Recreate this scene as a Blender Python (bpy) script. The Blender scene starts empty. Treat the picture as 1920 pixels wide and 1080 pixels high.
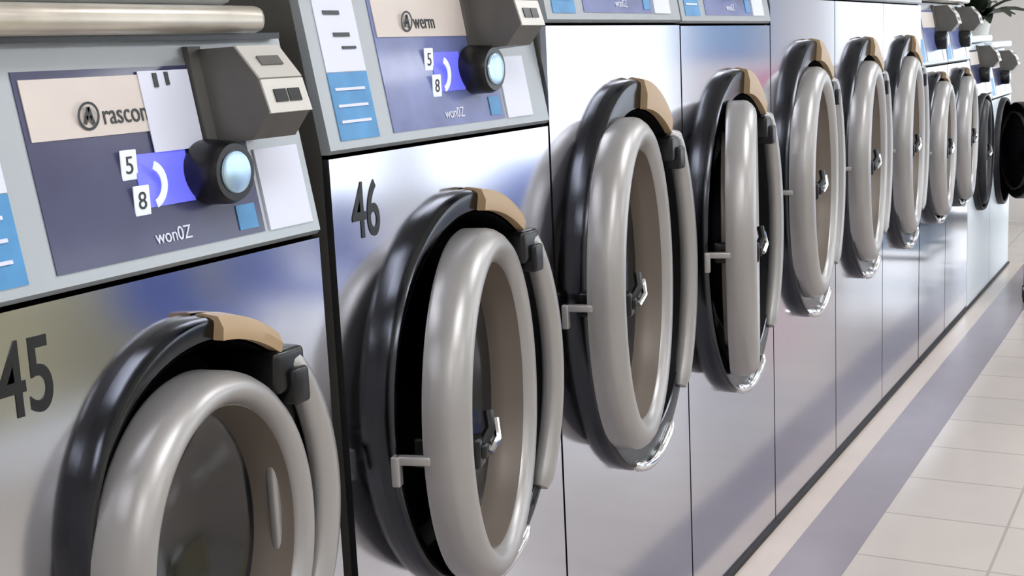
import bpy, bmesh, math, random
from mathutils import Matrix, Vector

PI = math.pi
random.seed(7)
sc = bpy.context.scene
COL = sc.collection

# ------------------------------------------------------------------ camera
D = 1.118          # distance from the camera to the fronts of the row
EYE = 1.428        # eye height
FPX = 2437.4       # focal length in pixels of a 1920 wide frame
cam = bpy.data.objects.new('camera', bpy.data.cameras.new('camera'))
COL.objects.link(cam)
cam.data.sensor_width = 36.0
cam.data.lens = FPX / 1920 * 36.0
cam.data.clip_start = 0.02
R_ = ((0.88064591, 0.47147282, -0.04664934),      # camera right
      (-0.04242128, 0.17653644, 0.98337954),      # camera up
      (0.47187203, -0.86403025, 0.17546657))      # camera back
cam.matrix_world = Matrix(((R_[0][0], R_[1][0], R_[2][0], 0),
                           (R_[0][1], R_[1][1], R_[2][1], 0),
                           (R_[0][2], R_[1][2], R_[2][2], EYE),
                           (0, 0, 0, 1)))
sc.camera = cam

# ------------------------------------------------------------------ world, exposure
w = bpy.data.worlds.new('daylight'); sc.world = w
w.use_nodes = True
bg = w.node_tree.nodes['Background']
bg.inputs['Color'].default_value = (0.86, 0.93, 1.0, 1)
bg.inputs['Strength'].default_value = 3.4
sc.view_settings.view_transform = 'Standard'
sc.view_settings.look = 'None'
sc.view_settings.gamma = 1.0
sc.view_settings.exposure = 0.0
sc.view_settings.use_curve_mapping = False
LAMP = 10.5                      # strength of the ceiling light panels


# ------------------------------------------------------------------ materials
def s2l(c):
    return tuple(((v / 255) / 12.92 if v / 255 <= 0.04045 else ((v / 255 + 0.055) / 1.055) ** 2.4) for v in c)


def mat(name, rgb, rough=0.5, metal=0.0, coat=0.0, emit=0.0, noise=None, bump=None):
    m = bpy.data.materials.new(name); m.use_nodes = True
    nt = m.node_tree; b = nt.nodes['Principled BSDF']
    c = s2l(rgb) + (1,)
    b.inputs['Base Color'].default_value = c
    b.inputs['Roughness'].default_value = rough
    b.inputs['Metallic'].default_value = metal
    b.inputs['Coat Weight'].default_value = coat
    b.inputs['Coat Roughness'].default_value = 0.08
    if emit:
        b.inputs['Emission Color'].default_value = c
        b.inputs['Emission Strength'].default_value = emit
    tc = nt.nodes.new('ShaderNodeTexCoord')
    if noise:                                   # (scale, amount): mild blotchiness of the thing's own colour
        n = nt.nodes.new('ShaderNodeTexNoise'); n.inputs['Scale'].default_value = noise[0]
        n.inputs['Detail'].default_value = 3
        nt.links.new(tc.outputs['Object'], n.inputs['Vector'])
        mx = nt.nodes.new('ShaderNodeMixRGB'); mx.blend_type = 'MULTIPLY'
        mx.inputs['Color1'].default_value = c
        rp = nt.nodes.new('ShaderNodeValToRGB')
        lo = 1 - noise[1]
        rp.color_ramp.elements[0].color = (lo, lo, lo, 1); rp.color_ramp.elements[1].color = (1, 1, 1, 1)
        rp.color_ramp.elements[0].position = 0.3; rp.color_ramp.elements[1].position = 0.7
        nt.links.new(n.outputs['Fac'], rp.inputs['Fac'])
        nt.links.new(rp.outputs['Color'], mx.inputs['Color2'])
        mx.inputs['Fac'].default_value = 1
        nt.links.new(mx.outputs['Color'], b.inputs['Base Color'])
    if bump:                                    # (scale, strength)
        n2 = nt.nodes.new('ShaderNodeTexNoise'); n2.inputs['Scale'].default_value = bump[0]
        nt.links.new(tc.outputs['Object'], n2.inputs['Vector'])
        bp = nt.nodes.new('ShaderNodeBump'); bp.inputs['Strength'].default_value = bump[1]
        bp.inputs['Distance'].default_value = 0.01
        nt.links.new(n2.outputs['Fac'], bp.inputs['Height'])
        nt.links.new(bp.outputs['Normal'], b.inputs['Normal'])
    return m


M = {}
M['steel'] = mat('polished_steel', (198, 199, 208), 0.13, 1.0, bump=(2.2, 0.02))
M['steel_side'] = mat('brushed_steel_side', (150, 148, 142), 0.35, 0.8, noise=(6, 0.25))
M['chrome'] = mat('chrome', (225, 225, 225), 0.08, 1.0)
M['dark_chrome'] = mat('dark_chrome', (74, 76, 80), 0.2, 1.0)
M['door'] = mat('door_metal', (174, 172, 170), 0.36, 0.5)
M['rubber'] = mat('black_rubber', (14, 14, 17), 0.45)
M['black'] = mat('black_plastic', (10, 10, 13), 0.3)
M['drum'] = mat('drum_steel', (70, 72, 76), 0.35, 0.9)
M['glass_dark'] = mat('dark_door_glass', (26, 27, 30), 0.12, 0.0, coat=0.6)
M['collar'] = mat('door_collar', (132, 122, 112), 0.38, 0.3)
M['tan'] = mat('tan_finish', (176, 150, 116), 0.4)
M['panel'] = mat('panel_grey', (172, 178, 182), 0.32, 0.35)
M['panel_white'] = mat('panel_white', (232, 240, 244), 0.35)
M['screen'] = mat('screen_navy', (66, 68, 104), 0.22, coat=0.35, noise=(9, 0.15))
M['screen_glare'] = mat('screen_glare_lavender', (122, 134, 186), 0.25, coat=0.35, noise=(14, 0.25))  # paler screen, reflected glare put into its colour
M['header'] = mat('header_cream', (222, 212, 204), 0.4, noise=(10, 0.06))
M['ink'] = mat('dark_ink', (62, 66, 68), 0.5)
M['number'] = mat('number_black', (12, 14, 16), 0.45)
M['lcd'] = mat('lit_display', (104, 108, 232), 0.3, emit=0.55)
M['icon'] = mat('lit_icon', (232, 240, 246), 0.4, emit=0.25)
M['label_white'] = mat('label_white', (226, 230, 246), 0.35)
M['label_blue'] = mat('label_blue', (86, 158, 214), 0.4, noise=(18, 0.25))
M['coin_grey'] = mat('coin_box_grey', (104, 102, 98), 0.45, 0.2, noise=(20, 0.15))
M['coin_face'] = mat('coin_face', (206, 203, 196), 0.35, 0.25)
M['knob_face'] = mat('knob_face', (176, 204, 224), 0.2, 0.6)
M['hood'] = mat('hood_beige', (206, 198, 184), 0.3, 0.5, noise=(16, 0.2))
M['caulk'] = mat('black_caulk', (24, 22, 24), 0.6)
M['white_paint'] = mat('white_paint', (236, 238, 240), 0.5)


# ------------------------------------------------------------------ mesh helpers
class MB:
    def __init__(self):
        self.v = []; self.f = []

    def add(self, vs, fs):
        o = len(self.v)
        self.v += [tuple(p) for p in vs]
        self.f += [tuple(i + o for i in q) for q in fs]
        return self

    def box(self, x0, x1, y0, y1, z0, z1, b=0.0):
        if b <= 0:
            vs = [(x, y, z) for x in (x0, x1) for y in (y0, y1) for z in (z0, z1)]
            fs = [(0, 1, 3, 2), (4, 6, 7, 5), (0, 4, 5, 1), (2, 3, 7, 6), (0, 2, 6, 4), (1, 5, 7, 3)]
            return self.add(vs, fs)
        bm = bmesh.new()
        bmesh.ops.create_cube(bm, size=1)
        for v in bm.verts:
            v.co = Vector(((x0 + x1) / 2 + v.co.x * (x1 - x0), (y0 + y1) / 2 + v.co.y * (y1 - y0), (z0 + z1) / 2 + v.co.z * (z1 - z0)))
        bmesh.ops.bevel(bm, geom=bm.edges[:], offset=b, segments=3, affect='EDGES', profile=0.5)
        bm.verts.index_update()
        self.add([v.co for v in bm.verts], [[v.index for v in f.verts] for f in bm.faces])
        bm.free(); return self

    def lathe(self, prof, cy=0.0, cz=0.0, sy=1.0, sz=1.0, n=72, a0=0.0, a1=2 * PI, cap0=False, cap1=False, dy=0.0, dz=0.0):
        """turn (x, radius) about the x axis through (cy, cz); dy and dz are added to the radius on each axis"""
        full = abs(a1 - a0) >= 2 * PI - 1e-6
        k = n if full else n + 1
        vs = []; fs = []
        for x, r in prof:
            for i in range(k):
                t = a0 + (a1 - a0) * i / n
                vs.append((x, cy + (r * sy + dy) * math.cos(t), cz + (r * sz + dz) * math.sin(t)))
        for j in range(len(prof) - 1):
            for i in range(n):
                a = j * k + i; b2 = j * k + (i + 1) % k
                fs.append((a, b2, b2 + k, a + k))
        if cap0: fs.append(tuple(range(k)))
        if cap1: fs.append(tuple(range((len(prof) - 1) * k, len(prof) * k)))
        if not full:
            fs.append(tuple(j * k for j in range(len(prof))))
            fs.append(tuple(j * k + k - 1 for j in range(len(prof))))
        return self.add(vs, fs)

    def prism_y(self, poly, y0, y1):
        """a closed outline of (x, z) swept from y0 to y1"""
        n = len(poly)
        vs = [(x, y0, z) for x, z in poly] + [(x, y1, z) for x, z in poly]
        fs = [tuple(range(n)), tuple(range(2 * n - 1, n - 1, -1))]
        fs += [(i, i + n, (i + 1) % n + n, (i + 1) % n) for i in range(n)]
        return self.add(vs, fs)

    def tube(self, pts, r, n=12):
        pts = [Vector(p) for p in pts]
        ext = [max(p[k] for p in pts) - min(p[k] for p in pts) for k in range(3)]
        up = Vector([1.0 if k == ext.index(min(ext)) else 0.0 for k in range(3)]); rings = []
        for i, p in enumerate(pts):
            d = (pts[min(i + 1, len(pts) - 1)] - pts[max(i - 1, 0)]).normalized()
            a = d.cross(up)
            if a.length < 0.05: a = d.cross(Vector((0.6, 0.5, 0.62)))
            a.normalize(); b2 = d.cross(a)
            rr = r[i] if isinstance(r, (list, tuple)) else r
            rings.append([p + (a * math.cos(2 * PI * j / n) + b2 * math.sin(2 * PI * j / n)) * rr for j in range(n)])
        vs = [q for g in rings for q in g]; fs = []
        for i in range(len(pts) - 1):
            for j in range(n):
                fs.append((i * n + j, i * n + (j + 1) % n, (i + 1) * n + (j + 1) % n, (i + 1) * n + j))
        fs.append(tuple(range(n))); fs.append(tuple(range((len(pts) - 1) * n, len(pts) * n)))
        return self.add(vs, fs)

    def build(self, name, m, parent=None, smooth=True, angle=40):
        me = bpy.data.meshes.new(name)
        me.from_pydata(self.v, [], self.f)
        bm = bmesh.new(); bm.from_mesh(me)
        bmesh.ops.recalc_face_normals(bm, faces=bm.faces[:])
        bm.to_mesh(me); bm.free()
        me.materials.append(m)
        if smooth:
            me.shade_smooth()
            me.set_sharp_from_angle(angle=math.radians(angle))
        o = bpy.data.objects.new(name, me); COL.objects.link(o)
        if parent is not None: o.parent = parent
        return o


def tag(o, label=None, cat=None, group=None, kind=None):
    if label: o['label'] = label
    if cat: o['category'] = cat
    if group: o['group'] = group
    if kind: o['kind'] = kind
    return o


def empty(name, loc, label, cat, group=None):
    o = bpy.data.objects.new(name, None); COL.objects.link(o)
    o.location = loc; o.empty_display_size = 0.1
    return tag(o, label, cat, group)


def writing(name, text, m, parent, at, size, sx=1.0, matrix=None, bold=0.0, depth=0.0006):
    """raised lettering that reads along +y with its face to +x"""
    cu = bpy.data.curves.new(name, 'FONT')
    cu.body = text; cu.size = size; cu.extrude = depth; cu.offset = bold
    t = bpy.data.objects.new(name, cu); COL.objects.link(t)
    dg = bpy.context.evaluated_depsgraph_get()
    me = bpy.data.meshes.new_from_object(t.evaluated_get(dg))
    bpy.data.objects.remove(t); bpy.data.curves.remove(cu)
    base = Matrix(((0, 0, 1, 0), (1, 0, 0, 0), (0, 1, 0, 0), (0, 0, 0, 1))) @ Matrix.Diagonal((sx, 1, 1, 1))
    me.transform(Matrix.Translation(at) @ (matrix or Matrix()) @ base)
    me.materials.clear(); me.materials.append(m)
    o = bpy.data.objects.new(name, me); COL.objects.link(o)
    o.parent = parent
    return o


# ------------------------------------------------------------------ the room
YB, YF = -3.2, 10.5            # wall behind the camera, far wall
XL, XR = -1.95, 4.6
HC = 2.85
FRONT = -D


def floor_material():
    m = bpy.data.materials.new('floor_tiles'); m.use_nodes = True
    nt = m.node_tree; b = nt.nodes['Principled BSDF']
    tc = nt.nodes.new('ShaderNodeTexCoord')
    mp = nt.nodes.new('ShaderNodeMapping')
    mp.inputs['Location'].default_value = (-(FRONT + 0.628), 0.1, 0)
    nt.links.new(tc.outputs['Object'], mp.inputs['Vector'])
    br = nt.nodes.new('ShaderNodeTexBrick')
    br.offset = 0.0; br.inputs['Scale'].default_value = 1.0
    br.inputs['Brick Width'].default_value = 0.36; br.inputs['Row Height'].default_value = 0.36
    br.inputs['Mortar Size'].default_value = 0.005; br.inputs['Mortar Smooth'].default_value = 0.3
    br.inputs['Color1'].default_value = s2l((216, 207, 198)) + (1,)
    br.inputs['Color2'].default_value = s2l((211, 203, 196)) + (1,)
    br.inputs['Mortar'].default_value = s2l((186, 177, 170)) + (1,)
    nt.links.new(mp.outputs['Vector'], br.inputs['Vector'])
    n = nt.nodes.new('ShaderNodeTexNoise'); n.inputs['Scale'].default_value = 5
    n.inputs['Detail'].default_value = 4
    nt.links.new(tc.outputs['Object'], n.inputs['Vector'])
    mx = nt.nodes.new('ShaderNodeMixRGB'); mx.blend_type = 'MULTIPLY'; mx.inputs['Fac'].default_value = 0.12
    nt.links.new(br.outputs['Color'], mx.inputs['Color1']); nt.links.new(n.outputs['Fac'], mx.inputs['Color2'])
    nt.links.new(mx.outputs['Color'], b.inputs['Base Color'])
    b.inputs['Roughness'].default_value = 0.16
    return m


def struct(name, mb, m, smooth=False):
    return tag(mb.build(name, m, smooth=smooth), kind='structure')


M['floor'] = floor_material()
M['band'] = mat('floor_band_grey', (150, 142, 150), 0.25, noise=(4, 0.08))
M['strip'] = mat('floor_strip_beige', (214, 200, 188), 0.28, noise=(5, 0.06))
M['wall'] = mat('wall_paint', (226, 222, 218), 0.7, noise=(2, 0.04))
M['ceiling'] = mat('ceiling_tile', (232, 230, 226), 0.8)
M['lamp'] = mat('lamp_diffuser', (248, 250, 255), 0.5, emit=LAMP)

struct('floor', MB().box(XL, XR, YB, YF, -0.1, 0), M['floor'])
struct('ceiling', MB().box(XL, XR, YB, YF, HC, HC + 0.1), M['ceiling'])
struct('wall_left', MB().box(XL - 0.1, XL, YB, YF, 0, HC), M['wall'])
SY0, SY1 = 5.2, 10.2           # unseen side window, added to whiten reflections in the near fronts
s_w = MB().box(XR, XR + 0.1, YB, SY0, 0, HC).box(XR, XR + 0.1, SY1, YF, 0, HC).box(XR, XR + 0.1, SY0, SY1, 0, 0.12).box(XR, XR + 0.1, SY0, SY1, 2.4, HC)
struct('wall_right', s_w, M['wall'])
struct('wall_back', MB().box(XL, XR, YB - 0.1, YB, 0, HC), M['wall'])
# the far wall has a shop window in it
DX0, DX1 = -0.95, 0.50         # unseen glass door, added to brighten the floor and far fronts
WX0, WX1, WZ0, WZ1 = 1.85, 4.45, 0.12, 2.4
struct('wall_front', MB().box(XL, DX0, YF, YF + 0.1, 0, HC).box(DX1, WX0, YF, YF + 0.1, 0, HC).box(DX0, DX1, YF, YF + 0.1, 2.1, HC).box(WX1, XR, YF, YF + 0.1, 0, HC)
       .box(WX0, WX1, YF, YF + 0.1, 0, WZ0).box(WX0, WX1, YF, YF + 0.1, WZ1, HC), M['wall'])
fr = MB()
for x in (WX0, 2.7, 3.5, WX1 - 0.06):
    fr.box(x, x + 0.06, YF - 0.01, YF + 0.07, WZ0, WZ1)
for z in (WZ0, WZ1 - 0.06):
    fr.box(WX0, WX1, YF - 0.008, YF + 0.068, z, z + 0.06)
M['alu'] = mat('window_aluminium', (150, 152, 156), 0.4, 0.7)
win = struct('window_1', fr, M['alu'])
gm = bpy.data.materials.new('window_glass'); gm.use_nodes = True
nt = gm.node_tree; nt.nodes.remove(nt.nodes['Principled BSDF'])
g1 = nt.nodes.new('ShaderNodeBsdfTransparent'); g2 = nt.nodes.new('ShaderNodeBsdfGlossy'); g2.inputs['Roughness'].default_value = 0.02
ms = nt.nodes.new('ShaderNodeMixShader'); ms.inputs['Fac'].default_value = 0.08
nt.links.new(g1.outputs[0], ms.inputs[1]); nt.links.new(g2.outputs[0], ms.inputs[2])
nt.links.new(ms.outputs[0], nt.nodes['Material Output'].inputs['Surface'])
MB().box(WX0, WX1, YF + 0.03, YF + 0.036, WZ0, WZ1).build('window_pane', gm, win, smooth=False)

fr = MB()
for y in (SY0, 6.85, 8.5, SY1 - 0.06):
    fr.box(XR - 0.01, XR + 0.07, y, y + 0.06, 0.12, 2.4)
for z in (0.12, 2.34):
    fr.box(XR - 0.008, XR + 0.068, SY0, SY1, z, z + 0.06)
win = struct('added_window', fr, M['alu'])
MB().box(XR + 0.03, XR + 0.036, SY0, SY1, 0.12, 2.4).build('window_pane', gm, win, smooth=False)
fr = MB()
for x in (DX0, (DX0 + DX1) / 2 - 0.04, DX1 - 0.07):
    fr.box(x, x + 0.07, YF - 0.01, YF + 0.06, 0, 2.1)
for z in (0.0, 0.95, 2.03):
    fr.box(DX0, DX1, YF - 0.008, YF + 0.058, z, z + 0.07)
dr_ = struct('added_door', fr, M['alu'])
MB().box(DX0, DX1, YF + 0.025, YF + 0.031, 0, 2.1).build('added_door_pane', gm, dr_, smooth=False)

# border of the floor along the machines
struct('trim_1', MB().box(FRONT - 0.02, FRONT + 0.095, YB, 8.62, 0, 0.003), M['strip'])
struct('trim_2', MB().box(FRONT + 0.095, FRONT + 0.275, YB, 8.62, 0, 0.003), M['band'])

# ceiling lights
for k, (x, y) in enumerate([(x, y) for x in (0.1, 2.7) for y in (-1.6, 0.8, 3.2, 5.6, 8.0)]):
    side = 'over the aisle by the washers' if x < 1 else 'over the far side of the room'
    lt = empty('ceiling_light', (x, y, HC), 'flush white fluorescent ceiling light ' + side, 'light',
               'ceiling lights by the washers' if x < 1 else 'ceiling lights across the room')
    MB().box(-0.32, 0.32, -0.64, 0.64, -0.05, 0, 0.01).build('frame', M['white_paint'], lt)
    MB().box(-0.29, 0.29, -0.61, 0.61, -0.056, -0.048).build('diffuser', M['lamp'], lt, smooth=False)


# ------------------------------------------------------------------ washing machines
def ellipse_plate(x, y0, y1, z0, z1, cy, cz, ry, rz, n=72):
    """flat front sheet with an oval hole in it"""
    ang = [2 * PI * i / n for i in range(n)]
    ang += [math.atan2(z - cz, y - cy) % (2 * PI) for y in (y0, y1) for z in (z0, z1)]
    ang = sorted(set(ang))
    inner = []; outer = []
    for t in ang:
        c, s = math.cos(t), math.sin(t)
        rr = 1 / math.sqrt((c / ry) ** 2 + (s / rz) ** 2)
        inner.append((x, cy + rr * c, cz + rr * s))
        q = 1e9
        if c > 1e-9: q = min(q, (y1 - cy) / c)
        if c < -1e-9: q = min(q, (y0 - cy) / c)
        if s > 1e-9: q = min(q, (z1 - cz) / s)
        if s < -1e-9: q = min(q, (z0 - cz) / s)
        outer.append((x, cy + q * c, cz + q * s))
    k = len(ang)
    return inner + outer, [(i, (i + 1) % k, (i + 1) % k + k, i + k) for i in range(k)]


def arc_pts(x, cy, cz, ry, rz, a0, a1, n=24):
    return [(x, cy + ry * math.cos(math.radians(a0 + (a1 - a0) * i / n)), cz + rz * math.sin(math.radians(a0 + (a1 - a0) * i / n))) for i in range(n + 1)]


LEAN = 0.18            # how far the panel leans back per metre of height
WASHERS = 'front-loading washers along the wall'


def washer(y0, y1, pz, zc, so, door, ang, label, number=None, style='steel', detail=2, cy_off=0.0, door_off=(0.0, 0.0), hinge_x=-0.05, numpos=None, screen='screen', top='plain', sh=0.0, grip=0.0):
    W = y1 - y0; H = pz + 0.285
    root = empty('washing_machine', (FRONT, y0, 0), label, 'washing machine', WASHERS)
    cy = W / 2 + cy_off
    ry, rz = door                                    # door ring radii
    iy, iz = ry + 0.010, rz + 0.010                  # opening
    oy, oz = so
    black = style == 'white_black'
    body = M['steel'] if style == 'steel' else M['panel_white']
    # cabinet with its round opening
    mb = MB()
    e = 0.003
    vs, fs = ellipse_plate(0, e, W - e, 0.012, pz - 0.004, cy, zc, iy, iz)
    mb.add(vs, fs)
    mb.add([(0, e, 0.012), (-0.012, e, 0.012), (-0.012, e, pz - 0.004), (0, e, pz - 0.004)], [(0, 1, 2, 3)])
    mb.add([(0, W - e, 0.012), (-0.012, W - e, 0.012), (-0.012, W - e, pz - 0.004), (0, W - e, pz - 0.004)], [(0, 1, 2, 3)])
    mb.add([(0, e, 0.012), (0, W - e, 0.012), (-0.012, W - e, 0.012), (-0.012, e, 0.012)], [(0, 1, 2, 3)])
    mb.build('front_sheet', body, root, smooth=False)
    sd = MB()
    xb = -0.74
    for ya in (e, W - e):
        sd.add([(-0.012, ya, 0.0), (xb, ya, 0), (xb, ya, H), (-0.06, ya, H), (-0.012, ya, pz)], [(0, 1, 2, 3, 4)])
    sd.add([(xb, e, 0), (xb, W - e, 0), (xb, W - e, H), (xb, e, H)], [(0, 1, 2, 3)])
    sd.add([(xb, e, H), (xb, W - e, H), (-0.06, W - e, H), (-0.06, e, H)], [(0, 1, 2, 3)])
    sd.build('cabinet', M['steel_side'] if style == 'steel' else M['panel_white'], root, smooth=False)
    MB().box(-0.03, 0.010, 0, W, 0.0, 0.016).build('kick_strip', M['caulk'], root, smooth=False)
    # surround, gasket, drum
    sp = [(-0.004, 1.0), (0.016, 1.0), (0.026, 0.994), (0.032, 0.982), (0.033, 0.965)]
    mb = MB(); vs = []; fs = []
    n = 80
    rows = [(x, oy * r, oz * r) for x, r in sp] + [(0.030, iy + 0.004, iz + 0.004), (0.024, iy, iz), (-0.03, iy, iz)]
    for x, a, b in rows:
        for i in range(n):
            t = 2 * PI * i / n
            vs.append((x, cy + a * math.cos(t), zc + b * math.sin(t)))
    for j in range(len(rows) - 1):
        for i in range(n):
            fs.append((j * n + i, j * n + (i + 1) % n, (j + 1) * n + (i + 1) % n, (j + 1) * n + i))
    ring = mb.add(vs, fs).build('door_surround', M['rubber'] if black else M['dark_chrome'], root)
    if not black:
        # tan arc segment at the upper right of the surround, hinge bar below it
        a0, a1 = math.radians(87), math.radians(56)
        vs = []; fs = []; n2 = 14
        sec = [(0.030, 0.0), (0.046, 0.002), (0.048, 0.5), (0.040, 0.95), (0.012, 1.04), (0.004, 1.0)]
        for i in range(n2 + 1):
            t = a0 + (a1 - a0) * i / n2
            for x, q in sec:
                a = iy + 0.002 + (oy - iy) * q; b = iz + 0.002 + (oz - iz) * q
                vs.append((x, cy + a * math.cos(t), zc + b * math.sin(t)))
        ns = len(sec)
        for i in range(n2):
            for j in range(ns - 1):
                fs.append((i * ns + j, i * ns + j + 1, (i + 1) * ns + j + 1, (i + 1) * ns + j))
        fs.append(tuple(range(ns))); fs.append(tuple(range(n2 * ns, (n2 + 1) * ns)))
        tag(MB().add(vs, fs).build('tan_arc', M['tan'], ring), 'tan arc segment')
        pts = arc_pts(0.034, cy, zc, oy - 0.016, oz - 0.012, 44, -44)
        pts = [(0.028, pts[0][1] - 0.03, pts[0][2] + 0.012)] + pts
        MB().tube(pts, [0.012, 0.020] + [0.021] * (len(pts) - 3) + [0.015], 14).build('hinge_bar', M['door'], ring)
        if detail >= 1:
            b = MB()
            t = math.radians(49)
            hy, hz = cy + (iy - 0.004) * math.cos(t), zc + (iz - 0.004) * math.sin(t)
            b.box(-0.03, 0.05, hy - 0.035, hy + 0.028, hz - 0.032, hz + 0.026, 0.008)
            b.box(-0.02, 0.06, hy - 0.012, hy + 0.022, hz - 0.05, hz + 0.0, 0.006)
            b.build('hinge', M['black'], root)
        # chrome arc added for the bright reflection at the foot of the surround
        pts = arc_pts(0.034, cy, zc, oy - 0.014, oz - 0.012, 252, 300, 12)
        MB().tube(pts, [0.006] + [0.013] * 11 + [0.006], 10).build('highlight_arc', M['chrome'], ring)
    g = MB()
    for (xa, da), (xb2, db) in zip([(0.028, -0.001), (-0.05, -0.002), (-0.105, -0.006), (-0.118, -0.04), (-0.11, -0.075)],
                                   [(-0.05, -0.002), (-0.105, -0.006), (-0.118, -0.04), (-0.11, -0.075), (-0.15, -0.085)]):
        vs = []; n = 72
        for x, d in ((xa, da), (xb2, db)):
            for i in range(n):
                t = 2 * PI * i / n
                vs.append((x, cy + (iy + d) * math.cos(t), zc + (iz + d) * math.sin(t)))
        g.add(vs, [(i, (i + 1) % n, (i + 1) % n + n, i + n) for i in range(n)])
    g.build('gasket', M['rubber'], root)
    dr = MB()
    dr.lathe([(-0.14, 1.0), (-0.16, 1.08), (-0.50, 1.08), (-0.52, 1.0)], cy, zc, iy - 0.085, iz - 0.085, 48, cap1=True)
    dr.build('drum', M['drum'], root)

    # door: a fat ring on a hinge at its far edge, standing ajar
    f_ = 0.81                                        # window radius / ring radius
    prof = [(0.000, 0.90), (0.000, 0.985), (0.006, 1.0), (0.042, 1.0), (0.051, 0.993), (0.062, 0.970), (0.070, 0.938), (0.073, 0.905),
            (0.071, 0.872), (0.065, 0.840), (0.056, f_ + 0.012), (0.050, f_ + 0.004), (0.030, f_ + 0.004), (0.0, f_ + 0.02), (0.000, 0.90)]
    dcy = -ry                                        # ring centre seen from the hinge line
    ringd = MB().lathe(prof, dcy, 0, ry, rz, 96).build('door', M['rubber'] if black else M['door'], root, angle=50)
    ringd.location = (hinge_x, cy + ry + door_off[0], zc + door_off[1])
    ringd.rotation_euler = (0, 0, math.radians(ang))
    # rotate so that the near edge comes out
    tag(MB().lathe([(0.052, f_ + 0.006), (0.052, f_), (0.02, f_ - 0.012), (-0.006, f_ - 0.035), (-0.012, f_ - 0.03), (-0.012, f_ + 0.012)], dcy, 0, ry, rz, 72).build('window_collar', M['collar'], ringd), 'dull brownish inner collar of the door window')
    gp = [(-0.006, f_ - 0.03), (-0.012, 0.70), (-0.03, 0.58), (-0.052, 0.36), (-0.06, 0.15), (-0.062, 0.0)]
    MB().lathe(gp, dcy, 0, ry, rz, 64).build('door_glass', M['glass_dark'], ringd)
    if detail >= 1:
        h = MB()
        hy = dcy - ry * (f_ - 0.06)
        hz = grip
        h.box(-0.03, 0.078, hy - 0.022, hy + 0.018, hz - 0.026, hz + 0.024, 0.007)
        h.box(0.03, 0.085, hy - 0.01, hy + 0.05, hz - 0.012, hz + 0.012, 0.005)
        h.tube([(0.07, hy, hz), (0.085, hy + 0.02, hz + 0.03), (0.08, hy + 0.03, hz + 0.055)], 0.009, 8)
        h.build('door_handle', M['black'], ringd)
        MB().tube([(0.087, hy + 0.004, hz - 0.004), (0.094, hy + 0.03, hz + 0.012), (0.088, hy + 0.042, hz + 0.04)], 0.006, 8).build('handle_lever', M['chrome'], ringd)
    if detail >= 1 and not black:
        lb = MB()
        ly = dcy - ry
        lb.box(-0.045, 0.012, ly - 0.004, ly + 0.012, hz - 0.006, hz + 0.008, 0.003)
        lb.box(-0.050, -0.036, ly - 0.006, ly + 0.012, hz - 0.04, hz + 0.008, 0.003)
        lb.build('latch', M['door'], ringd)
        hp = MB().box(0.018, 0.034, -0.05, 0.02, -rz * 0.56, rz * 0.60, 0.006)
        hp.build('hinge_plate', M['door'], ringd)

    # control panel: a shallow tray leaning back
    pan = MB()
    y_a, y_b = 0.004, W - 0.004
    z_a, z_b = pz + 0.002, pz + 0.277
    pan.prism_y([(-0.002, z_a), (0.004, z_a + 0.006), (0.004 - LEAN * 0.269, z_b), (-0.10, z_b), (-0.10, z_a)], y_a, y_b)
    pan.build('control_panel', M['panel'] if style == 'steel' else M['panel_white'], root, smooth=False)
    panel = [o for o in root.children if o.name.startswith('control_panel')][0]
    tilt = Matrix.Rotation(-math.atan(LEAN), 4, 'Y')

    def on(z, up=0.0):                               # x of the panel's face at height z above its foot
        return 0.004 - LEAN * (z - 0.008) + up

    def plate(name, ya, yb, za, zb, m, up=0.0, th=0.0015, parent=None):
        q = MB(); ya += sh; yb += sh
        o1 = [(on(za, up), za + pz), (on(za, up + th), za + pz), (on(zb, up + th), zb + pz), (on(zb, up), zb + pz)]
        return q.prism_y(o1, ya, yb).build(name, m, parent or panel, smooth=False)

    if detail >= 1:
        plate('display_window', 0.165, 0.525, 0.022, 0.245, M[screen])
        hd = plate('header_label', 0.172, 0.475 if detail < 2 or number != '45' else 0.43, 0.168, 0.236, M['header'], 0.0016)
        plate('price_sticker', 0.025, 0.125, 0.02, 0.118, M['label_blue'], 0.0)
        plate('instruction_sticker', 0.025, 0.125, 0.119, 0.225, M['label_white'], 0.0)
        plate('coin_plate', 0.535, min(0.630, W - 0.012), 0.022, 0.13, M['label_white'], 0.0, 0.003)
    if detail >= 2:
        zc_ = 0.192
        lg = MB()
        x = on(zc_, 0.0066)
        lg.lathe([(x, 0.0165), (x + 0.0006, 0.0165), (x + 0.0006, 0.0135), (x, 0.0135)], 0.258 + sh, pz + zc_, n=40)
        lg.build('round_logo', M['ink'], panel)
        # the strokes inside the ring
        s = MB()
        for (ya, za, yb, zb) in ((0.252 + sh, -0.009, 0.258 + sh, 0.010), (0.258 + sh, 0.010, 0.265 + sh, -0.010), (0.254 + sh, -0.002, 0.262 + sh, -0.002)):
            dx = Vector((0, yb - ya, zb - za)).normalized(); nn = Vector((0, -dx.z, dx.y)) * 0.0022
            a = Vector((x, ya, pz + zc_ + za)); b = Vector((x, yb, pz + zc_ + zb))
            c8 = [a + nn, a - nn, b - nn, b + nn]
            s.add(c8 + [q + Vector((0.0008, 0, 0)) for q in c8], [(0, 1, 2, 3), (4, 5, 6, 7), (0, 1, 5, 4), (1, 2, 6, 5), (2, 3, 7, 6), (3, 0, 4, 7)])
        s.build('logo_strokes', M['ink'], panel, smooth=False)
        writing('brand_lettering', 'rascom' if number == '45' else 'werm', M['ink'], panel, (on(zc_ - 0.01, 0.004), 0.281 + sh, pz + zc_ - 0.011), 0.034, 0.82, tilt)
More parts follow.
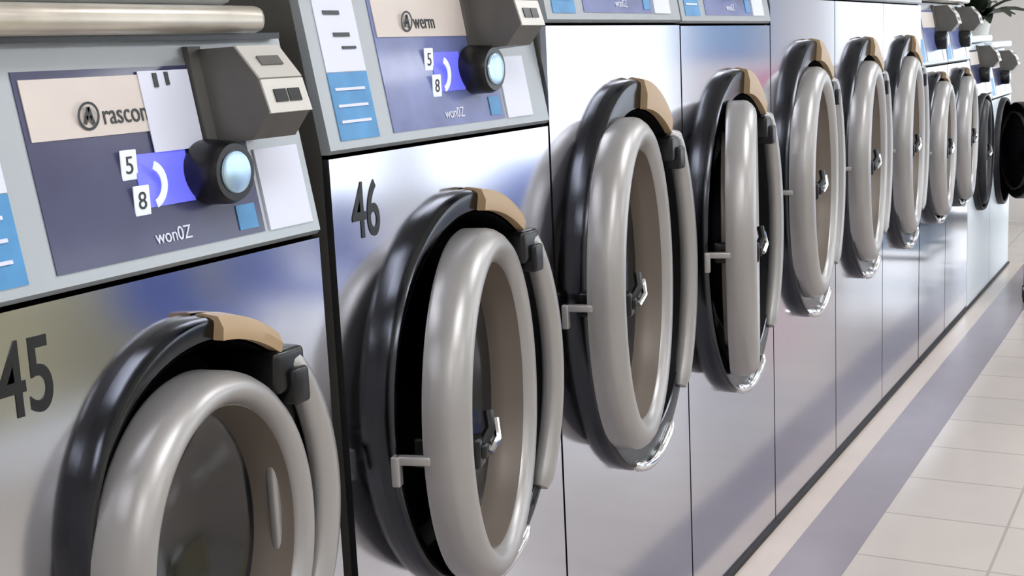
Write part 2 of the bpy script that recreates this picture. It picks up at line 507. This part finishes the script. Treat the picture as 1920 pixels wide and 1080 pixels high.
        # lit display with its round-cornered digits
        plate('lit_display', 0.315, 0.405, 0.078, 0.142, M['lcd'], 0.0016)
        for (yy, zz) in ((0.305 + sh, 0.131), (0.313 + sh, 0.088)):
            ic = MB()
            xx = on(zz, 0.0034)
            ic.box(xx - 0.001, xx + 0.0016, yy - 0.013, yy + 0.013, pz + zz - 0.018, pz + zz + 0.018, 0.0012)
            ic.build('setting_key', M['icon'], panel)
            writing('key_digit', '5' if zz > 0.1 else '8', M['ink'], panel, (xx + 0.0018, yy - 0.008, pz + zz - 0.010), 0.03, 1.0)
        ar = MB()
        xx = on(0.105, 0.0085)
        ar.lathe([(xx, 0.030), (xx + 0.0012, 0.030), (xx + 0.0012, 0.020), (xx, 0.020)], 0.326 + sh, pz + 0.105, n=24, a0=-1.2, a1=1.2)
        ar.build('dial_mark', M['icon'], panel)
        writing('display_lettering', 'won0Z', M['label_white'], panel, (on(0.037, 0.003), 0.322 + sh, pz + 0.034), 0.024, 0.9, tilt)
        plate('glare_patch', 0.475, 0.512, 0.03, 0.062, M['label_blue'], 0.0016)  # glare on the display, put in as a blue plate
        lw = plate('instruction_sticker_line', 0.045, 0.085, 0.202, 0.208, M['ink'], 0.0016)
        plate('instruction_sticker_line', 0.060, 0.100, 0.170, 0.176, M['ink'], 0.0016)
        plate('instruction_sticker_line', 0.075, 0.110, 0.152, 0.156, M['ink'], 0.0016)
        for zz in (0.045, 0.068, 0.092):
            plate('price_sticker_line', 0.035, 0.11, zz, zz + 0.004, M['label_white'], 0.0016)
    if number == '45':
        sl = plate('white_patch', 0.352, 0.440, 0.142, 0.240, M['label_white'], 0.0036)  # white sheet over the display, two dark marks on it
        plate('patch_mark', 0.375, 0.382, 0.220, 0.237, M['ink'], 0.0054)
        plate('patch_mark', 0.396, 0.402, 0.222, 0.238, M['ink'], 0.0054)
    # coin box
    c0, c1 = (0.462 + sh, 0.549 + sh)
    out = [(on(0.265), pz + 0.264), (0.026, pz + 0.265), (0.062, pz + 0.222), (0.075, pz + 0.183), (0.046, pz + 0.148), (on(0.145), pz + 0.143)]
    cb = MB().prism_y(out, c0, c1).build('coin_box', M['coin_grey'], root, smooth=False)
    if detail >= 1:
        # bright face plates over the slope and the nose, slots in the nose
        def skin(p, q, t, ya, yb, name, m, par=cb):
            d = Vector((q[0] - p[0], q[1] - p[1])).normalized(); nn = Vector((-d.y, d.x))
            if nn.x < 0: nn = -nn
            poly = [p, q, (q[0] + nn.x * t, q[1] + nn.y * t), (p[0] + nn.x * t, p[1] + nn.y * t)]
            return MB().prism_y(poly, ya, yb).build(name, m, par, smooth=False)
        skin((0.027, pz + 0.264), (0.062, pz + 0.223), 0.003, c0 + 0.001, c1 - 0.001, 'coin_faceplate', M['coin_face'])
        skin((0.062, pz + 0.222), (0.075, pz + 0.180), 0.003, c0 + 0.001, c1 - 0.001, 'coin_faceplate', M['coin_face'])
        skin((0.041, pz + 0.250), (0.050, pz + 0.239), 0.004, c0 + 0.022, c1 - 0.022, 'coin_window', M['coin_grey'])
        for (ya, yb) in ((c0 + 0.018, c0 + 0.042), (c0 + 0.046, c0 + 0.070)):
            skin((0.0665, pz + 0.209), (0.0715, pz + 0.193), 0.0042, ya, yb, 'coin_slot', M['black'])
        pl = MB().prism_y([(on(0.27, 0.001), pz + 0.268), (on(0.27, 0.010), pz + 0.268), (on(0.09, 0.010), pz + 0.085), (on(0.09, 0.001), pz + 0.085)], c0 - 0.018, c0 + 0.006)
        pl.build('mount_plate', M['coin_grey'], cb, smooth=False)
        # knob
        kz = pz + 0.110; ky = 0.436 + sh
        kx = on(0.110)
        kn = MB().lathe([(kx, 0.041), (kx + 0.004, 0.042), (kx + 0.042, 0.040), (kx + 0.050, 0.036), (kx + 0.050, 0.0)], ky, kz, n=40, cap0=True)
        kb = kn.build('knob', M['black'], root)
        MB().lathe([(kx + 0.0505, 0.027), (kx + 0.053, 0.026), (kx + 0.054, 0.021), (kx + 0.054, 0.0)], ky, kz, n=36, cap0=True).build('knob_cap', M['knob_face'], kb)
    # rolled top
    if top == 'rolled':
        t = MB()
        t.box(-0.70, 0.006, -0.01, W - 0.085, pz + 0.283, pz + 0.318, 0.014)
        t.build('top_cover', M['hood'], root)
        MB().box(-0.70, -0.012, 0.0, W - 0.12, pz + 0.318, pz + 0.46, 0.02).build('soap_hopper', M['panel'], root)
        MB().box(-0.69, -0.03, 0.01, W - 0.02, pz + 0.276, pz + 0.284).build('top_seal', M['black'], root, smooth=False)
    else:
        MB().box(-0.70, 0.0, 0.004, W - 0.004, pz + 0.283, pz + 0.32, 0.012).build('top_cover', M['hood'] if style == 'steel' else M['panel_white'], root)
    if number:
        dy, z0, size, sx = numpos
        writing('machine_number', number, M['number'], root, (0.0006, dy, z0), size, sx, bold=0.0012)
    return root


LARGE = dict(so=(0.290, 0.430), door=(0.266, 0.354))
washer(0.845, 1.485, 1.191, 0.858, (0.226, 0.270), (0.206, 0.228), 9,
       'small steel washer numbered 45 with white patch on its screen', '45', numpos=(0.062, 1.072, 0.118, 0.66), cy_off=0.035, door_off=(-0.030, -0.024), top='rolled', hinge_x=-0.032, sh=-0.008, grip=-0.12)
washer(1.515, 2.222, 1.298, 0.866, (0.280, 0.346), (0.258, 0.298), 15.3,
       'steel washer numbered 46, door ajar, next after the smallest machine', '46', numpos=(0.050, 1.172, 0.118, 0.62), grip=-0.02, cy_off=0.0, door_off=(-0.045, -0.014), screen='screen_glare', sh=0.008)
washer(2.224, 2.928, 1.485, 0.938, ang=10.5, cy_off=0.012, hinge_x=-0.04, label='tall steel washer directly beyond the one numbered 46, window of its door in view', door_off=(-0.090, 0.000), screen='screen_glare', detail=2, sh=0.008, **LARGE)
washer(2.930, 3.632, 1.483, 0.938, ang=17, cy_off=0.005, label='tall steel washer whose open door is seen edge-on with dark interior showing', door_off=(-0.125, 0.0), screen='screen_glare', detail=2, sh=0.008, **LARGE)
for k, (a, lab) in enumerate([(6.5, 'tall steel washer just beyond the edge-on open door'),
                              (6, 'second tall steel washer beyond the edge-on open door'),
                              (5.5, 'third tall steel washer beyond the edge-on open door, last of the tall ones')]):
    washer(3.634 + 0.709 * k, 4.341 + 0.709 * k, 1.56, 1.005, ang=a, label=lab, detail=1, hinge_x=-0.025, door_off=(-0.045, -0.005), screen='screen_glare', sh=0.008, **LARGE)
for k, lab in enumerate(['lower steel washer just after the tall ones, reflecting the cart in its front',
                         'lower steel washer just before the white machines with black doors']):
    washer(5.766 + 0.624 * k, 6.386 + 0.624 * k, 1.298, 0.93, (0.282, 0.34), (0.258, 0.30), 5, lab, detail=1, screen='screen_glare', hinge_x=-0.015, door_off=(-0.025, 0.0), sh=-0.02)
washer(7.016, 7.770, 1.10, 0.80, (0.300, 0.315), (0.27, 0.285), 5, 'small white washer with black door ring, first of two at the row end', style='white_black', detail=1)
washer(7.774, 8.552, 1.06, 0.74, (0.300, 0.315), (0.27, 0.285), 28, 'small white washer with black door ring standing open, last in the row', style='white_black', detail=1)

# ------------------------------------------------------------------ rolling cart at the far end
M['cart_blue'] = mat('cart_tub_blue', (196, 218, 240), 0.4)
M['cart_frame'] = mat('cart_frame_dark', (28, 32, 44), 0.35, 0.3)
cart = empty('laundry_cart', (-0.62, 7.62, 0), 'laundry cart with pale blue tub on a dark frame at the aisle end', 'cart')
tub = MB()
for (xa, xb2, ya, yb) in ((-0.21, 0.21, -0.30, -0.285), (-0.21, 0.21, 0.285, 0.30), (-0.225, -0.21, -0.30, 0.30), (0.21, 0.225, -0.30, 0.30)):
    tub.box(xa, xb2, ya, yb, 0.26, 0.62, 0.004)
tub.box(-0.21, 0.21, -0.285, 0.285, 0.26, 0.275)
tub.build('tub', M['cart_blue'], cart)
rm = MB()
for z in (0.22, 0.42, 0.63):
    for (a, b) in (((-0.24, -0.32), (0.24, -0.32)), ((0.24, -0.32), (0.24, 0.32)), ((0.24, 0.32), (-0.24, 0.32)), ((-0.24, 0.32), (-0.24, -0.32))):
        rm.tube([(a[0], a[1], z), (b[0], b[1], z)], 0.012, 10)
rm.build('rail', M['cart_frame'], cart)
for sx in (-1, 1):
    for sy in (-1, 1):
        MB().tube([(sx * 0.24, sy * 0.32, 0.09), (sx * 0.24, sy * 0.32, 0.64)], 0.013, 10).build('leg', M['cart_frame'], cart)
        c = MB()
        vs = []
        c.lathe([(-0.013, 0.0), (-0.013, 0.03), (-0.009, 0.035), (0.009, 0.035), (0.013, 0.03), (0.013, 0.0)], sy * 0.32, 0.036, n=20)
        c.v = [(x + sx * 0.24, y, z) for x, y, z in c.v]
        c.box(sx * 0.24 - 0.018, sx * 0.24 - 0.014, sy * 0.32 - 0.012, sy * 0.32 + 0.012, 0.03, 0.095)
        c.box(sx * 0.24 + 0.014, sx * 0.24 + 0.018, sy * 0.32 - 0.012, sy * 0.32 + 0.012, 0.03, 0.095)
        c.box(sx * 0.24 - 0.018, sx * 0.24 + 0.018, sy * 0.32 - 0.012, sy * 0.32 + 0.012, 0.088, 0.096)
        c.build('caster', M['black'], cart)

# ------------------------------------------------------------------ potted plant on the last washer
M['leaf'] = mat('dark_leaf', (38, 52, 34), 0.45, noise=(12, 0.4))
M['pot'] = mat('white_pot', (226, 226, 218), 0.4)
M['soil'] = mat('soil', (52, 42, 34), 0.9)
pz_ = 1.06 + 0.32
plant = empty('potted_plant', (FRONT - 0.16, 8.25, pz_), 'dark leafy plant in white pot on top of last white washer', 'plant')


def turn_z(prof, n=28):
    m = MB(); vs = []; fs = []
    for r, z in prof:
        for i in range(n):
            t = 2 * PI * i / n
            vs.append((r * math.cos(t), r * math.sin(t), z))
    for j in range(len(prof) - 1):
        for i in range(n):
            fs.append((j * n + i, j * n + (i + 1) % n, (j + 1) * n + (i + 1) % n, (j + 1) * n + i))
    fs.append(tuple(range(n))); fs.append(tuple(range((len(prof) - 1) * n, len(prof) * n)))
    return m.add(vs, fs)


turn_z([(0.055, 0), (0.075, 0.10), (0.08, 0.115), (0.072, 0.115), (0.066, 0.10)]).build('pot', M['pot'], plant)
turn_z([(0.066, 0.085), (0.066, 0.1)]).build('soil', M['soil'], plant)
rnd = random.Random(3)
for k in range(26):
    a = rnd.uniform(0, 2 * PI); L = rnd.uniform(0.22, 0.40); el = rnd.uniform(0.5, 1.35); wd = rnd.uniform(0.03, 0.055)
    pts = []; x = y = 0.0; z = 0.10; e2 = el
    for i in range(7):
        pts.append((x, y, z, wd * math.sin(PI * min(1, (i + 0.35) / 6.6)) + 0.002))
        x += L / 6 * math.cos(e2) * math.cos(a); y += L / 6 * math.cos(e2) * math.sin(a); z += L / 6 * math.sin(e2); e2 -= rnd.uniform(0.12, 0.3)
    vs = []; fs = []
    for i, (px, py, pzz, wv) in enumerate(pts):
        sx_, sy_ = -math.sin(a), math.cos(a)
        vs += [(px + sx_ * wv, py + sy_ * wv, pzz + 0.3 * wv), (px, py, pzz - 0.001), (px - sx_ * wv, py - sy_ * wv, pzz + 0.3 * wv), (px, py, pzz - 0.004)]
    for i in range(6):
        for j in range(4):
            fs.append((i * 4 + j, i * 4 + (j + 1) % 4, (i + 1) * 4 + (j + 1) % 4, (i + 1) * 4 + j))
    fs.append((0, 1, 2, 3)); fs.append((24, 25, 26, 27))
    MB().add(vs, fs).build('leaf', M['leaf'], plant)

# ------------------------------------------------------------------ across the aisle: what the steel fronts reflect
M['chair_blue'] = mat('chair_blue', (44, 92, 190), 0.35)
M['counter_white'] = mat('counter_white', (240, 244, 250), 0.4)
M['counter_cream'] = mat('counter_cream', (226, 222, 178), 0.45)
M['poster_blue'] = mat('poster_blue', (70, 130, 220), 0.4, noise=(6, 0.5))
M['poster_cyan'] = mat('poster_cyan', (150, 216, 240), 0.4)
M['pink'] = mat('sign_pink', (240, 120, 170), 0.4, noise=(9, 0.25))


def chair(y, label):
    c = empty('waiting_chair', (1.35, y, 0), label, 'chair', 'blue moulded chairs across the aisle')
    n = 20; prof = []
    vs = []; fs = []
    # shell: seat that sweeps up into a rounded back; faces -x
    path = [(-0.23, 0.425), (-0.20, 0.44), (-0.08, 0.43), (0.08, 0.42), (0.17, 0.44), (0.215, 0.52), (0.235, 0.64), (0.25, 0.76), (0.255, 0.82)]
    half = [0.17, 0.21, 0.235, 0.235, 0.23, 0.235, 0.235, 0.19, 0.11]
    m_ = 9
    for (x, z), hw in zip(path, half):
        for side in (0, 1):
            for j in range(m_):
                q = -1 + 2 * j / (m_ - 1)
                if side: q = -q
                up_ = 0.03 * q * q
                vs.append((x - up_ * (0.8 if z > 0.5 else 0) + side * (0.008 if z > 0.5 else 0), hw * q, z + up_ * (0 if z > 0.5 else 1) - side * (0 if z > 0.5 else 0.008)))
    k = 2 * m_
    for i in range(len(path) - 1):
        for j in range(k):
            fs.append((i * k + j, i * k + (j + 1) % k, (i + 1) * k + (j + 1) % k, (i + 1) * k + j))
    fs.append(tuple(range(k))); fs.append(tuple(range((len(path) - 1) * k, len(path) * k)))
    MB().add(vs, fs).build('seat_shell', M['chair_blue'], c)
    for sx in (-0.17, 0.15):
        for sy in (-0.17, 0.17):
            MB().tube([(sx * 1.15, sy * 1.15, 0.0), (sx, sy, 0.43)], 0.012, 10).build('leg', M['chrome'], c)


for y, lab in ((3.9, 'blue moulded chair across the aisle, first from the near end'), (4.55, 'blue moulded chair across the aisle, second from the near end'),
               (5.2, 'blue moulded chair across the aisle, third from the near end')):
    chair(y, lab)
bn = empty('waste_bin', (1.35, 7.1, 0), 'round blue plastic bin with domed lid across the aisle', 'bin')
turn_z([(0.35, 0), (0.37, 0.02), (0.41, 0.56), (0.415, 0.58)], 40).build('tub', M['chair_blue'], bn)
turn_z([(0.425, 0.575), (0.43, 0.60), (0.40, 0.68), (0.32, 0.75), (0.19, 0.80), (0.06, 0.82), (0.002, 0.822)], 40).build('lid', M['chair_blue'], bn)
for (ya, yb, m_, lab) in ((2.2, 4.9, M['counter_cream'], 'long cream folding table behind the blue chairs'),):
    t = empty('folding_table', (2.15, (ya + yb) / 2, 0), lab, 'table')
    L = (yb - ya) / 2
    MB().box(-0.38, 0.38, -L, L, 0.90, 0.94, 0.01).build('tabletop', m_, t)
    MB().box(-0.32, -0.30, -L + 0.05, L - 0.05, 0.10, 0.90).build('front_panel', m_, t, smooth=False)
    for sy in (-1, 1):
        MB().box(-0.30, 0.32, sy * (L - 0.06) - 0.02, sy * (L - 0.06) + 0.02, 0, 0.90).build('leg', m_, t)
ps = empty('poster', (1.4, YF - 0.012, 1.68), 'blue poster with pale streaks on the wall beside shop window', 'poster')
MB().box(-0.36, 0.36, -0.008, 0, -0.37, 0.40).build('sheet', M['poster_blue'], ps, smooth=False)
st = MB()
for k in range(7):
    x = -0.30 + k * 0.095
    st.add([(x, -0.0095, -0.30), (x + 0.03, -0.0095, -0.30), (x + 0.06 - 0.01 * k, -0.0095, 0.32), (x + 0.03 - 0.01 * k, -0.0095, 0.32)], [(0, 1, 2, 3)])
st.build('streaks', M['poster_cyan'], ps, smooth=False)
sg = empty('round_sign', (1.02, YF - 0.004, 0.95), 'round pink sign with white rim on the far wall', 'sign')


def disc(r0, r1, y0, y1, n=48):
    m_ = MB(); vs = []; fs = []
    for y, r in ((y0, r0), (y1, r0), (y1, r1), (y0, r1)):
        for i in range(n):
            t = 2 * PI * i / n
            vs.append((r * math.cos(t), y, r * math.sin(t)))
    for j in range(4):
        for i in range(n):
            fs.append((j * n + i, j * n + (i + 1) % n, ((j + 1) % 4) * n + (i + 1) % n, ((j + 1) % 4) * n + i))
    return m_.add(vs, fs)


disc(0.30, 0.001, -0.012, 0).build('face', M['pink'], sg)
disc(0.34, 0.30, -0.018, 0).build('rim', M['white_paint'], sg)
